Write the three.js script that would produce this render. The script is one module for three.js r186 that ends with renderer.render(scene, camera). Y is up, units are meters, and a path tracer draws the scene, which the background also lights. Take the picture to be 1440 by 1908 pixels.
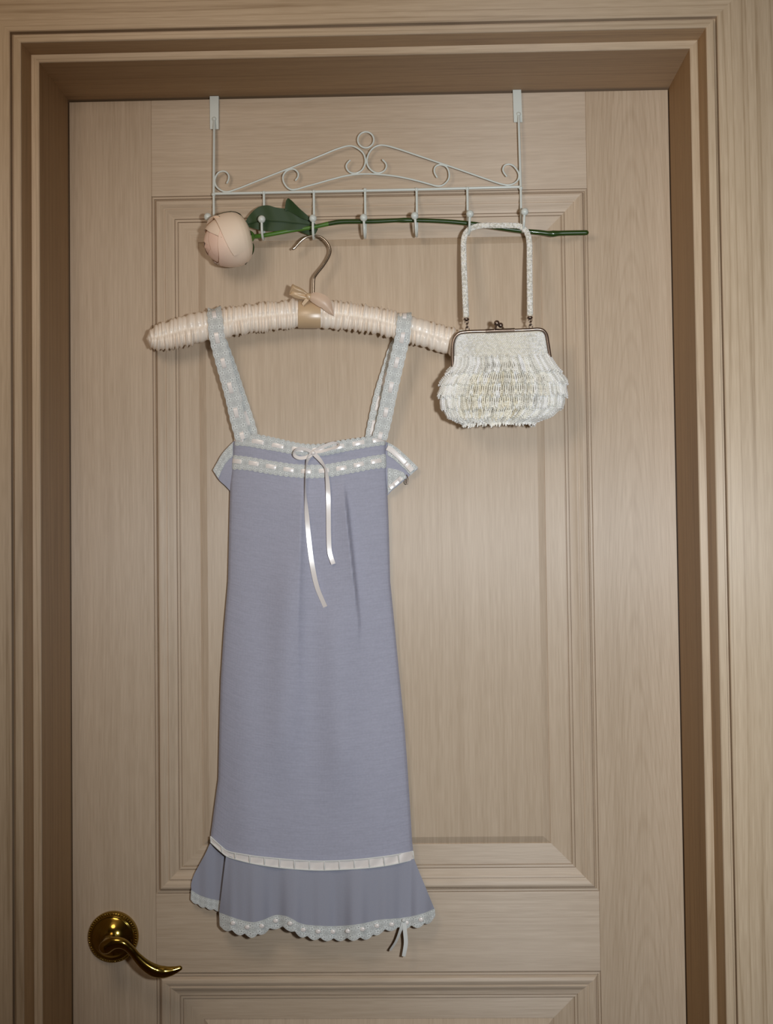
import * as THREE from 'three';
import { mergeGeometries, toCreasedNormals } from 'three/addons/utils/BufferGeometryUtils.js';
import { RoundedBoxGeometry } from 'three/addons/geometries/RoundedBoxGeometry.js';

// ---------------------------------------------------------------- camera, light, exposure
const scene = new THREE.Scene();
scene.background = new THREE.Color(0x000000);
const PW = 1440, PH = 1908, FOCAL = 2454.5;
const camera = new THREE.PerspectiveCamera(2 * Math.atan(PH / 2 / FOCAL) * 180 / Math.PI, PW / PH, 0.05, 20);
camera.position.set(0.0623, 1.4346, 1.7316);
camera.rotation.set(0.0337, 0.0248, -0.0123, 'YXZ');
camera.updateMatrixWorld(true);
scene.add(camera);

const renderer = new THREE.WebGLRenderer();
renderer.toneMapping = THREE.LinearToneMapping;
renderer.toneMappingExposure = 1.0;
renderer.shadowMap.enabled = true;

// main light: the flash, right of the camera and a little above
const flash = new THREE.SpotLight(0xf4faff, 5.35, 0, 0.69, 1.0, 2);
flash.position.set(0.30, 1.48, 1.66);
flash.target.position.set(0.43, 1.41, 0);
flash.castShadow = true; flash.shadow.radius = 2.0; flash.shadow.mapSize.set(2048, 2048); flash.shadow.bias = -0.0005;
scene.add(flash, flash.target);
// weaker warm room lamp, upper left
const room = new THREE.PointLight(0xffecd8, 0.70, 0, 2);
room.position.set(-0.38, 2.0, 1.0);
room.castShadow = true; room.shadow.radius = 10;
scene.add(room);

// ---------------------------------------------------------------- helpers
const V = (x, y, z) => new THREE.Vector3(x, y, z);
function rng(seed) { let s = seed >>> 0; return () => { s = (s + 0x6D2B79F5) >>> 0; let t = s; t = Math.imul(t ^ (t >>> 15), t | 1); t ^= t + Math.imul(t ^ (t >>> 7), t | 61); return ((t ^ (t >>> 14)) >>> 0) / 4294967296; }; }
const clamp = (x, a = 0, b = 1) => Math.min(b, Math.max(a, x));
const mix = (a, b, t) => a + (b - a) * t;
const smooth = (a, b, x) => { const t = clamp((x - a) / (b - a)); return t * t * (3 - 2 * t); };
const gauss = (x, s) => Math.exp(-x * x / (2 * s * s));

// a point of the photograph at a true depth z in front of the door face
function at(u, v, z) {
  const d = V((u - PW / 2) / FOCAL, -(v - PH / 2) / FOCAL, -1).applyQuaternion(camera.quaternion);
  const t = (z - camera.position.z) / d.z;
  return camera.position.clone().addScaledVector(d, t);
}
const PX = 0.0007;                                     // one pixel near the door, metres

function tag(o, label, category, group) { o.userData.label = label; if (category) o.userData.category = category; if (group) o.userData.group = group; return o; }
function shadows(o) { o.traverse(c => { if (c.isMesh) { c.castShadow = true; c.receiveShadow = true; } }); return o; }
function thing(name, pos, label, category) { const g = new THREE.Group(); g.name = name; g.position.copy(pos); scene.add(g); tag(g, label, category); return g; }
const wpos = (p) => { const o = V(0, 0, 0); for (let q = p; q && q !== scene; q = q.parent) o.add(q.position); return o; };
// geometry is made in world coordinates; a part is moved to its parent's origin
function part(parent, name, geo, mat, label) {
  const g = Array.isArray(geo) ? mergeGeometries(geo.map(q => { const r = q.index ? q.toNonIndexed() : q; for (const k of Object.keys(r.attributes)) if (!['position', 'normal', 'uv'].includes(k)) r.deleteAttribute(k); return r; })) : geo;
  if (parent !== scene) { const w = wpos(parent); g.translate(-w.x, -w.y, -w.z); }
  const m = new THREE.Mesh(g, mat); m.name = name; m.castShadow = m.receiveShadow = true; parent.add(m);
  if (label) m.userData.label = label;
  return m;
}
function subgroup(parent, name, pos, label) { const g = new THREE.Group(); g.name = name; g.position.copy(pos).sub(wpos(parent)); parent.add(g); if (label) g.userData.label = label; return g; }

function curve2(pts) { return new THREE.CatmullRomCurve3(pts.map(p => V(p[0], p[1], p[2] || 0)), false, 'centripetal'); }
// piecewise linear interpolation in a table [[x, y], ...]
function table(tab, x) { if (x <= tab[0][0]) return tab[0][1]; for (let i = 1; i < tab.length; i++) if (x <= tab[i][0]) return mix(tab[i - 1][1], tab[i][1], (x - tab[i - 1][0]) / (tab[i][0] - tab[i - 1][0])); return tab[tab.length - 1][1]; }

// general grid surface with thickness; f(s, t) -> world point of the front side
function sheet(f, nU, nV, th = 0.0006, uvs = [1, 1], color) {
  const P = [], UV = [], C = [], I = [];
  const base = new THREE.BufferGeometry();
  for (let i = 0; i <= nU; i++) for (let j = 0; j <= nV; j++) { const p = f(i / nU, j / nV); P.push(p.x, p.y, p.z); UV.push(i / nU * uvs[0], j / nV * uvs[1]); if (color) { const c = color(i / nU, j / nV); C.push(c[0], c[1], c[2]); } }
  const id = (i, j) => i * (nV + 1) + j;
  for (let i = 0; i < nU; i++) for (let j = 0; j < nV; j++) I.push(id(i, j), id(i, j + 1), id(i + 1, j), id(i + 1, j), id(i, j + 1), id(i + 1, j + 1));
  base.setAttribute('position', new THREE.Float32BufferAttribute(P, 3)); base.setIndex(I); base.computeVertexNormals();
  const N = base.attributes.normal.array, n = (nU + 1) * (nV + 1);
  if (!th) { base.setAttribute('uv', new THREE.Float32BufferAttribute(UV, 2)); if (color) base.setAttribute('color', new THREE.Float32BufferAttribute(C, 3)); return base; }
  const P2 = P.slice(), N2 = Array.from(N), UV2 = UV.concat(UV), C2 = C.concat(C), I2 = I.slice();
  for (let k = 0; k < n; k++) for (let a = 0; a < 3; a++) { P2.push(P[k * 3 + a] - N[k * 3 + a] * th); }
  for (let k = 0; k < n * 3; k++) N2.push(-N[k]);
  for (let k = 0; k < I.length; k += 3) I2.push(n + I[k], n + I[k + 2], n + I[k + 1]);
  const rim = []; for (let i = 0; i < nU; i++) rim.push(id(i, 0)); for (let j = 0; j < nV; j++) rim.push(id(nU, j)); for (let i = nU; i > 0; i--) rim.push(id(i, nV)); for (let j = nV; j > 0; j--) rim.push(id(0, j));
  for (let k = 0; k < rim.length; k++) { const a = rim[k], b = rim[(k + 1) % rim.length]; I2.push(a, b, n + a, b, n + b, n + a); }
  const g = new THREE.BufferGeometry();
  g.setAttribute('position', new THREE.Float32BufferAttribute(P2, 3)); g.setAttribute('normal', new THREE.Float32BufferAttribute(N2, 3)); g.setAttribute('uv', new THREE.Float32BufferAttribute(UV2, 2));
  if (color) g.setAttribute('color', new THREE.Float32BufferAttribute(C2, 3));
  g.setIndex(I2); return g;
}
// surface between two outlines of the photograph, each point at a real depth zf(u, v, s, t)
function loft(A, B, zf, nU, nV, th, uvs, spaced = true) {
  const a = curve2(A), b = curve2(B);
  const pa = spaced ? a.getSpacedPoints(nU) : a.getPoints(nU), pb = spaced ? b.getSpacedPoints(nU) : b.getPoints(nU);
  return sheet((s, t) => { const i = Math.round(s * nU); const u = mix(pa[i].x, pb[i].x, t), v = mix(pa[i].y, pb[i].y, t); return at(u, v, zf(u, v, s, t)); }, nU, nV, th, uvs);
}
// tube of varying radius along world points; rf(s) radius, ends rounded
function limb(pts, rf, nU = 80, nV = 12, flat = 1, up = V(0, 0, 1)) {
  const c = new THREE.CatmullRomCurve3(pts, false, 'centripetal'), P = [], UV = [], I = [];
  const L = c.getLength(); const rows = [];
  const cap = 5;
  for (let k = 0; k <= cap; k++) rows.push([0, Math.sin(k / cap * Math.PI / 2), -Math.cos(k / cap * Math.PI / 2)]);
  for (let i = 1; i < nU; i++) rows.push([i / nU, 1, 0]);
  for (let k = 0; k <= cap; k++) rows.push([1, Math.cos(k / cap * Math.PI / 2), Math.sin(k / cap * Math.PI / 2)]);
  for (const [s, k, e] of rows) {
    const p = c.getPointAt(s), t = c.getTangentAt(s); const b = t.clone().cross(up).normalize(), n = b.clone().cross(t).normalize(); const r = rf(s);
    for (let j = 0; j <= nV; j++) { const a = j / nV * 2 * Math.PI; const q = p.clone().addScaledVector(t, e * r).addScaledVector(b, Math.cos(a) * r * k).addScaledVector(n, Math.sin(a) * r * k * flat); P.push(q.x, q.y, q.z); UV.push(s * L, j / nV * 2 * Math.PI * r); }
  }
  for (let i = 0; i < rows.length - 1; i++) for (let j = 0; j < nV; j++) { const a = i * (nV + 1) + j, d = a + nV + 1; I.push(a, a + 1, d, d, a + 1, d + 1); }
  const g = new THREE.BufferGeometry(); g.setAttribute('position', new THREE.Float32BufferAttribute(P, 3)); g.setAttribute('uv', new THREE.Float32BufferAttribute(UV, 2)); g.setIndex(I); g.computeVertexNormals();
  // weld the seam normals
  const N = g.attributes.normal; for (let i = 0; i < rows.length; i++) { const a = i * (nV + 1), b = a + nV; const m = V(N.getX(a) + N.getX(b), N.getY(a) + N.getY(b), N.getZ(a) + N.getZ(b)).normalize(); N.setXYZ(a, m.x, m.y, m.z); N.setXYZ(b, m.x, m.y, m.z); }
  return g;
}
// round wire through photo points [u, v, z?]
function wire(pts, r, z, nU = 90, nV = 8) { return limb(pts.map(p => p.isVector3 ? p : at(p[0], p[1], p[2] ?? z)), () => r, nU, nV); }
function ball(p, r, w = 16, h = 12) { const g = new THREE.SphereGeometry(r, w, h); g.translate(p.x, p.y, p.z); return g; }

// ---------------------------------------------------------------- procedural textures
function noiseField(seed, pu, pv) { const r = rng(seed), a = new Float32Array(pu * pv); for (let i = 0; i < a.length; i++) a[i] = r(); return (u, v) => { u = u * pu; v = v * pv; let i = Math.floor(u), j = Math.floor(v); let fu = u - i, fv = v - j; fu = fu * fu * (3 - 2 * fu); fv = fv * fv * (3 - 2 * fv); i = ((i % pu) + pu) % pu; j = ((j % pv) + pv) % pv; const i2 = (i + 1) % pu, j2 = (j + 1) % pv; return mix(mix(a[j * pu + i], a[j * pu + i2], fu), mix(a[j2 * pu + i], a[j2 * pu + i2], fu), fv); }; }
function dataTex(w, h, fn, srgb) { const d = new Uint8Array(w * h * 4); for (let y = 0; y < h; y++) for (let x = 0; x < w; x++) { const c = fn(x / w, y / h); const k = (y * w + x) * 4; d[k] = clamp(c[0]) * 255; d[k + 1] = clamp(c[1]) * 255; d[k + 2] = clamp(c[2]) * 255; d[k + 3] = 255; } const t = new THREE.DataTexture(d, w, h); t.wrapS = t.wrapT = THREE.RepeatWrapping; t.magFilter = THREE.LinearFilter; t.minFilter = THREE.LinearMipmapLinearFilter; t.generateMipmaps = true; if (srgb) t.colorSpace = THREE.SRGBColorSpace; t.needsUpdate = true; return t; }
// u runs across the grain over 0.4 m, v along it over 1.2 m
function woodTex(seed, base, amp, lines, cathedral) {
  const n1 = noiseField(seed, 7, 2), n2 = noiseField(seed + 1, 40, 3), n3 = noiseField(seed + 2, 190, 9), n4 = noiseField(seed + 3, 400, 60), n5 = noiseField(seed + 4, 60, 2), w1 = noiseField(seed + 5, 5, 4);
  const height = (u, v) => {
    const uu = u + 0.012 * (w1(u, v) - .5);
    let h = .22 * (n1(uu, v) - .5) + .20 * (n2(uu, v) - .5) + .34 * (n3(uu, v) - .5) + .45 * (n4(uu, v) - .5);
    if (lines) { const l = n5(uu, v); h -= lines * Math.pow(1 - Math.abs(2 * l - 1), 9); }
    if (cathedral) { const x = (u - .5) * .4, y = (v * 1.2); const r = y * 9 + 2600 * x * x / (1 + 260 * x * x) + 1.4 * w1(u * 1.3, v); const k = smooth(.075, .03, Math.abs(x)); const s = Math.sin(r * 6.2832 * 1.6); h += cathedral * k * (s > 0 ? -s * s : .2 * s); }
    return h;
  };
  const col = dataTex(1024, 1024, (u, v) => { const h = height(u, v) * amp; return [base[0] * (1 + h * .85), base[1] * (1 + h), base[2] * (1 + h * 1.2)]; }, true);
  const bump = dataTex(1024, 1024, (u, v) => { const h = .5 + n4(u, v) * .3 - .15 + (n3(u, v) - .5) * .4; return [h, h, h]; });
  return { col, bump };
}
// uv in texture units for wood: grain along 'x', 'y' or 'z'
function grain(g, dir, off = [0, 0]) {
  const p = g.attributes.position, n = g.attributes.normal, uv = new Float32Array(p.count * 2);
  for (let i = 0; i < p.count; i++) { const x = p.getX(i), y = p.getY(i), z = p.getZ(i), ax = Math.abs(n.getX(i)), ay = Math.abs(n.getY(i)), az = Math.abs(n.getZ(i)); let a, b; if (dir === 'y') { b = y; a = az >= ax * .5 ? x : z; } else if (dir === 'x') { b = x; a = az >= ay * .5 ? y : z; } else { b = z; a = ax > ay ? y : x; } uv[i * 2] = a / .4 + off[0]; uv[i * 2 + 1] = b / 1.2 + off[1]; }
  g.setAttribute('uv', new THREE.BufferAttribute(uv, 2)); return g;
}
const ash = woodTex(11, [.775, .697, .603], .14, .0, 0);
const ashFlat = woodTex(31, [.775, .697, .603], .14, .0, .26);
const pineShaded = woodTex(71, [.690, .565, .415], .15, .7, 0);  // same pine, colour darkened to hold the shade of the inward-facing frame faces
const pine = woodTex(51, [.775, .690, .580], .17, .9, 0);
const woodMat = (t, rough = .48) => new THREE.MeshPhysicalMaterial({ map: t.col, bumpMap: t.bump, bumpScale: .00012, roughness: rough, anisotropy: .88, ior: 1.55 });
const M = {
  door: woodMat(ash), doorFlat: woodMat(ashFlat), frame: woodMat(pine), jamb: woodMat(pineShaded, .65),
  wall: new THREE.MeshStandardMaterial({ color: 0x94836a, roughness: .95 }),
  floor: new THREE.MeshStandardMaterial({ color: 0x7a5a3c, roughness: .6 }),
  ceil: new THREE.MeshStandardMaterial({ color: 0xc9c0b0, roughness: .95 }),
  white: new THREE.MeshPhysicalMaterial({ color: 0xdde4df, roughness: .38, clearcoat: .3, clearcoatRoughness: .2 }),
  steel: new THREE.MeshStandardMaterial({ color: 0xb9b0a6, metalness: 1, roughness: .2 }),
  antique: new THREE.MeshStandardMaterial({ color: 0x8d7c70, metalness: .9, roughness: .28 }),
  brass: new THREE.MeshPhysicalMaterial({ color: 0xa08640, metalness: 1, roughness: .13 }),
  satin: new THREE.MeshPhysicalMaterial({ color: 0xfff3e4, roughness: .34, ior: 1.75 }),
  band: new THREE.MeshPhysicalMaterial({ color: 0xd2b590, roughness: .36, ior: 1.9, side: THREE.DoubleSide }),
  sheerBow: new THREE.MeshPhysicalMaterial({ color: 0xf0d8c0, roughness: .4, transmission: .3, thickness: 0, side: THREE.DoubleSide }),
  ribbon: new THREE.MeshPhysicalMaterial({ color: 0xf2ebe6, roughness: .28, ior: 1.75, side: THREE.DoubleSide }),
  stem: new THREE.MeshPhysicalMaterial({ color: 0x24400f, roughness: .32, clearcoat: .3 }),
  stemLight: new THREE.MeshPhysicalMaterial({ color: 0x4f7a2a, roughness: .4 }),
  petal: new THREE.MeshPhysicalMaterial({ vertexColors: true, roughness: .62, sheen: .4, sheenColor: new THREE.Color(0xffe8d8), side: THREE.DoubleSide }),
};
const weave = dataTex(256, 256, (u, v) => { const a = .5 + .25 * Math.sin(u * 6.2832 * 32) + .25 * Math.sin(v * 6.2832 * 32); return [a, a, a]; });
const clothN = noiseField(5, 60, 60), clothN2 = noiseField(6, 200, 8);
const clothCol = dataTex(512, 512, (u, v) => { const k = 1 + .035 * (clothN(u, v) - .5) + .05 * (clothN2(v, u) - .5); return [.665 * k, .670 * k, .735 * k]; }, true);
M.cloth = new THREE.MeshPhysicalMaterial({ map: clothCol, bumpMap: weave, bumpScale: .00006, roughness: .78, sheen: .75, sheenRoughness: .4, sheenColor: new THREE.Color(0xb8bde0), side: THREE.DoubleSide });
M.sheer = new THREE.MeshPhysicalMaterial({ color: 0xa9abba, bumpMap: weave, bumpScale: .00006, roughness: .8, transmission: .18, thickness: 0, side: THREE.DoubleSide });
// lace: fine net with flower motifs, see-through between threads
const laceA = dataTex(256, 256, (u, v) => {
  const k = 12, x = u * k, y = v * k; const net = Math.max(Math.abs(Math.sin((x + y) * Math.PI)), Math.abs(Math.sin((x - y) * Math.PI)));
  let a = smooth(.55, .95, net) * .55 + .35; const cx = ((u * 2) % 1) - .5, cy = ((v * 2) % 1) - .5, r = Math.hypot(cx, cy), th = Math.atan2(cy, cx);
  const fl = .26 + .1 * Math.cos(5 * th); if (r < fl) a = 1; if (r < .07) a = .3; if (Math.abs(r - .44) < .035) a = 1; return [a, a, a];
});
M.lace = new THREE.MeshPhysicalMaterial({ color: 0xe4e8e6, alphaMap: laceA, transparent: true, bumpMap: laceA, bumpScale: .0005, roughness: .75, side: THREE.DoubleSide });
M.thread = new THREE.MeshStandardMaterial({ color: 0xe6e8e4, roughness: .8 });
M.pearl = new THREE.MeshPhysicalMaterial({ color: 0xffffff, roughness: .24, clearcoat: .8, clearcoatRoughness: .12 });
M.lining = new THREE.MeshStandardMaterial({ color: 0xe4ddcb, roughness: .7 });

// ---------------------------------------------------------------- the room
function structure(name, geo, mat) { const m = part(scene, name, geo, mat); m.userData.kind = 'structure'; return m; }
const DT = 2.05, DL = -.4, DR = .4;                    // door top, left, right
const box = (x0, x1, y0, y1, z0, z1) => { const g = new THREE.BoxGeometry(x1 - x0, y1 - y0, z1 - z0); g.translate((x0 + x1) / 2, (y0 + y1) / 2, (z0 + z1) / 2); return g; };
const RX0 = -1.7, RX1 = 1.9, RZ1 = 2.7, RH = 2.45;
structure('floor', box(RX0 - .1, RX1 + .1, -.1, 0, -.12, RZ1 + .1), M.floor);
structure('ceiling', box(RX0 - .1, RX1 + .1, RH, RH + .1, -.12, RZ1 + .1), M.ceil);
structure('wall_left', box(RX0 - .1, RX0, 0, RH, .15, RZ1), M.wall);
structure('wall_right', box(RX1, RX1 + .1, 0, RH, .15, RZ1), M.wall);
structure('wall_back', box(RX0 - .1, RX1 + .1, 0, RH, RZ1, RZ1 + .1), M.wall);
{ // wall round the doorway
  const s = new THREE.Shape(); s.moveTo(RX0 - .1, 0); s.lineTo(RX1 + .1, 0); s.lineTo(RX1 + .1, RH); s.lineTo(RX0 - .1, RH); s.closePath();
  const h = new THREE.Path(); h.moveTo(DL - .035, .0005); h.lineTo(DL - .035, DT + .035); h.lineTo(DR + .035, DT + .035); h.lineTo(DR + .035, .0005); h.closePath(); s.holes.push(h);
  const g = new THREE.ExtrudeGeometry(s, { depth: .20, bevelEnabled: false }); g.translate(0, 0, -.05); structure('wall_front', g, M.wall);
}
// door lining and casing: mitred lengths; profile = closed list of [outward offset, z]
const trim = new THREE.Group(); trim.name = 'trim_1'; trim.position.set(0, 0, .13); trim.userData.kind = 'structure'; scene.add(trim);
function threeSides(name, prof, mat = M.frame, crease = .6) {
  const sides = [
    ['y', (o) => [DL - o, 0], (o) => [DL - o, DT + o]],
    ['x', (o) => [DL - o, DT + o], (o) => [DR + o, DT + o]],
    ['y', (o) => [DR + o, DT + o], (o) => [DR + o, 0]]];
  const out = [];
  sides.forEach(([dir, A, B], k) => {
    const pos = []; const n = prof.length;
    for (let i = 0; i < n; i++) { const [o1, z1] = prof[i], [o2, z2] = prof[(i + 1) % n]; const a = [...A(o1), z1], b = [...B(o1), z1], c = [...A(o2), z2], d = [...B(o2), z2]; pos.push(...a, ...b, ...c, ...c, ...b, ...d); }
    // end faces
    const tri = THREE.ShapeUtils.triangulateShape(prof.map(p => new THREE.Vector2(p[0], p[1])), []);
    for (const t of tri) { const q = t.map(i => [...A(prof[i][0]), prof[i][1]]); pos.push(...q[0], ...q[1], ...q[2]); const r = t.map(i => [...B(prof[i][0]), prof[i][1]]); pos.push(...r[0], ...r[2], ...r[1]); }
    let g = new THREE.BufferGeometry(); g.setAttribute('position', new THREE.Float32BufferAttribute(pos, 3)); g.computeVertexNormals(); g = toCreasedNormals(g, crease);
    grain(g, dir, [k * .37 + name.length * .13, k * .21]);
    out.push(part(trim, name, g, mat));
  });
  return out;
}
const JZ = .1347, S1 = .0095, Z2 = .1640;
threeSides('jamb', [[0, -.05], [0, JZ - .0030], [S1, JZ - .0030], [S1, -.05]], M.jamb);  // jamb faces use the pine with shade in its colour
threeSides('jamb_edge', [[0, JZ - .0030], [0, JZ - .0010], [.0010, JZ], [S1, JZ], [S1, JZ - .0030]]);
threeSides('reveal', [[S1, -.05], [S1, JZ - .001], [S1 + .0041, Z2 - .0030], [S1 + .0136, Z2 - .0030], [S1 + .0136, -.05]], M.jamb);  // step face, its shade put into the wood colour as well
threeSides('inner_bead', [[S1 + .0041, Z2 - .0030], [S1 + .0043, Z2 - .0010], [S1 + .0053, Z2], [S1 + .0128, Z2], [S1 + .0136, Z2 - .001], [S1 + .0136, Z2 - .0030]]);
const CA = S1 + .0136 + .0032;
threeSides('outer_bead', [[S1 + .0136, .1501], [S1 + .0136, Z2 - .0075], [CA, Z2 - .0075], [CA, .1501]]);
threeSides('casing', [[CA, .1501], [CA, Z2 + .0015], [CA + .001, Z2 + .0027], [CA + .070, Z2 + .0027], [CA + .074, Z2], [CA + .074, .1501]]);

// ---------------------------------------------------------------- the door
const door = new THREE.Group(); door.name = 'door_1'; door.position.set(0, 0, 0); door.userData.kind = 'structure'; tag(door, 'pale ash wood door leaf with two raised moulded panels and brass lever'); scene.add(door);
const G = .0016, SW = .1105;
const PX0 = DL + .1115, PX1 = DL + .6896, P1T = DT - .1326, P1B = DT - 1.0529, P2T = DT - 1.1555, P2B = .13;
function board(name, x0, x1, y0, y1, dir, mat, off) { const g = new RoundedBoxGeometry(x1 - x0, y1 - y0, .036, 2, .0007); g.translate((x0 + x1) / 2, (y0 + y1) / 2, -.018); grain(g, dir, off); return part(door, name, g, mat); }
board('stile', DL + G, PX0, .006, DT - .003, 'y', M.door, [.1, .3]);
board('stile', PX1, DR - G, .006, DT - .003, 'y', M.doorFlat, [.5 - (PX1 + DR) / 2 / .4, -.35]);
board('rail', PX0, PX1, P1T, DT - .003, 'x', M.door, [.4, .2]);
board('rail', PX0, PX1, P2T, P1B, 'x', M.door, [.75, .55]);
board('rail', PX0, PX1, .006, P2B, 'x', M.door, [.2, .9]);
// panel mouldings, mitred; offsets run inward
const MP = [[0, 0], [.0004, -.0026], [.0011, -.0026], [.0016, -.0002], [.0034, -.0002], [.0039, -.0030], [.0046, -.0030], [.0052, .0004], [.0070, .0030], [.0095, .0046], [.0120, .0044], [.0145, .0028], [.0165, .0006], [.0176, .0004], [.0185, .0016], [.0200, .0018], [.0212, .0010], [.0230, -.0010], [.0255, -.0024], [.0285, -.0032], [.0298, -.0034], [.0302, -.0062], [.0309, -.0062], [.0314, -.0036], [.0338, -.0036], [.0343, -.0066], [.0350, -.0066], [.0355, -.0050]];
const MARGIN = [[.0355, -.0050], [.0612, -.0050]];
const FIELD = [[.0612, -.0050], [.0615, -.0062], [.0622, -.0058], [.0700, -.0005], [.0712, .0000]];
function fourSides(parent, name, x0, x1, y0, y1, prof, crease, seed) {
  const c = (o, k) => [[x0 + o, y1 - o], [x1 - o, y1 - o], [x1 - o, y0 + o], [x0 + o, y0 + o]][k];
  for (let k = 0; k < 4; k++) {
    const pos = []; const dir = k % 2 ? 'y' : 'x';
    for (let i = 0; i < prof.length - 1; i++) { const [o1, z1] = prof[i], [o2, z2] = prof[i + 1]; const a = [...c(o1, k), z1], b = [...c(o1, (k + 1) % 4), z1], d = [...c(o2, k), z2], e = [...c(o2, (k + 1) % 4), z2]; pos.push(...a, ...d, ...b, ...b, ...d, ...e); }
    // back, to give the length a solid body
    const a = [...c(prof[0][0], k), -.02], b = [...c(prof[0][0], (k + 1) % 4), -.02], d = [...c(prof[prof.length - 1][0], k), -.02], e = [...c(prof[prof.length - 1][0], (k + 1) % 4), -.02]; pos.push(...a, ...b, ...d, ...b, ...e, ...d);
    let g = new THREE.BufferGeometry(); g.setAttribute('position', new THREE.Float32BufferAttribute(pos, 3)); g.computeVertexNormals(); g = toCreasedNormals(g, crease);
    grain(g, dir, [k * .29 + seed, k * .4 + seed]); part(parent, name, g, M.door);
  }
}
[[P1T, P1B, .1], [P2T, P2B, .6]].forEach(([yt, yb, sd]) => {
  const pg = subgroup(door, 'panel', V((PX0 + PX1) / 2, (yt + yb) / 2, -.01));
  fourSides(pg, 'moulding', PX0, PX1, yb, yt, MP, .75, sd);
  fourSides(pg, 'margin', PX0, PX1, yb, yt, MARGIN, .3, sd + .33);
  // raised field with its own sloped edge
  const prof = FIELD, pos = []; const c = (o, k) => [[PX0 + o, yt - o], [PX1 - o, yt - o], [PX1 - o, yb + o], [PX0 + o, yb + o]][k];
  for (let k = 0; k < 4; k++) for (let i = 0; i < prof.length - 1; i++) { const [o1, z1] = prof[i], [o2, z2] = prof[i + 1]; const a = [...c(o1, k), z1], b = [...c(o1, (k + 1) % 4), z1], d = [...c(o2, k), z2], e = [...c(o2, (k + 1) % 4), z2]; pos.push(...a, ...d, ...b, ...b, ...d, ...e); }
  const o = .0712, q = [0, 1, 2, 3].map(k => [...c(o, k), 0]); pos.push(...q[0], ...q[3], ...q[1], ...q[1], ...q[3], ...q[2]);
  let g = new THREE.BufferGeometry(); g.setAttribute('position', new THREE.Float32BufferAttribute(pos, 3)); g.computeVertexNormals(); g = toCreasedNormals(g, .35); grain(g, 'y', [sd * 2.1, sd]); part(pg, 'raised_field', g, M.door);
});
{ // brass lever on a domed rose
  const c0 = at(210.5, 1746, .004); const h = subgroup(door, 'door_handle', V(c0.x, c0.y, 0), 'polished brass curved lever on a round domed rose');
  const R = .0332; const pr = [[0, .0215], [.004, .0214], [.009, .0205], [.014, .0188], [.019, .016], [.0235, .0122], [.0262, .0095], [.0272, .0100], [.0285, .0098], [.0296, .0074], [.0312, .0068], [.0326, .0056], [.0332, .0036], [.0332, 0]].map(p => new THREE.Vector2(p[0], p[1]));
  const g = new THREE.LatheGeometry(pr.slice().reverse(), 72); g.rotateX(Math.PI / 2); g.translate(c0.x, c0.y, 0); part(h, 'rose_plate', g, M.brass);
  const bd = []; for (let k = 0; k < 60; k++) { const a = k / 60 * 2 * Math.PI; bd.push(ball(V(c0.x + Math.cos(a) * .0308, c0.y + Math.sin(a) * .0308, .0068), .0014, 8, 6)); } part(h, 'beaded_rim', bd, M.brass);
  const n0 = V(c0.x, c0.y, .018), n1 = at(203, 1757, .045), n2 = at(198, 1764, .058);
  part(h, 'neck', limb([n0, n1, n2], s => mix(.0105, .0085, s), 30, 20), M.brass);
  const lp = [[197, 1765, .060], [212, 1757, .061], [228, 1758, .061], [243, 1769, .060], [256, 1784, .058], [272, 1799, .056], [290, 1809, .054], [308, 1811, .053], [324, 1808, .052], [335, 1804, .051]].map(p => at(p[0], p[1], p[2]));
  part(h, 'lever', limb(lp, s => table([[0, .0086], [.12, .0078], [.3, .0056], [.42, .0056], [.55, .0070], [.7, .0084], [.82, .0076], [.93, .0052], [1, .0032]], s), 90, 20, .8), M.brass);
}

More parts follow.
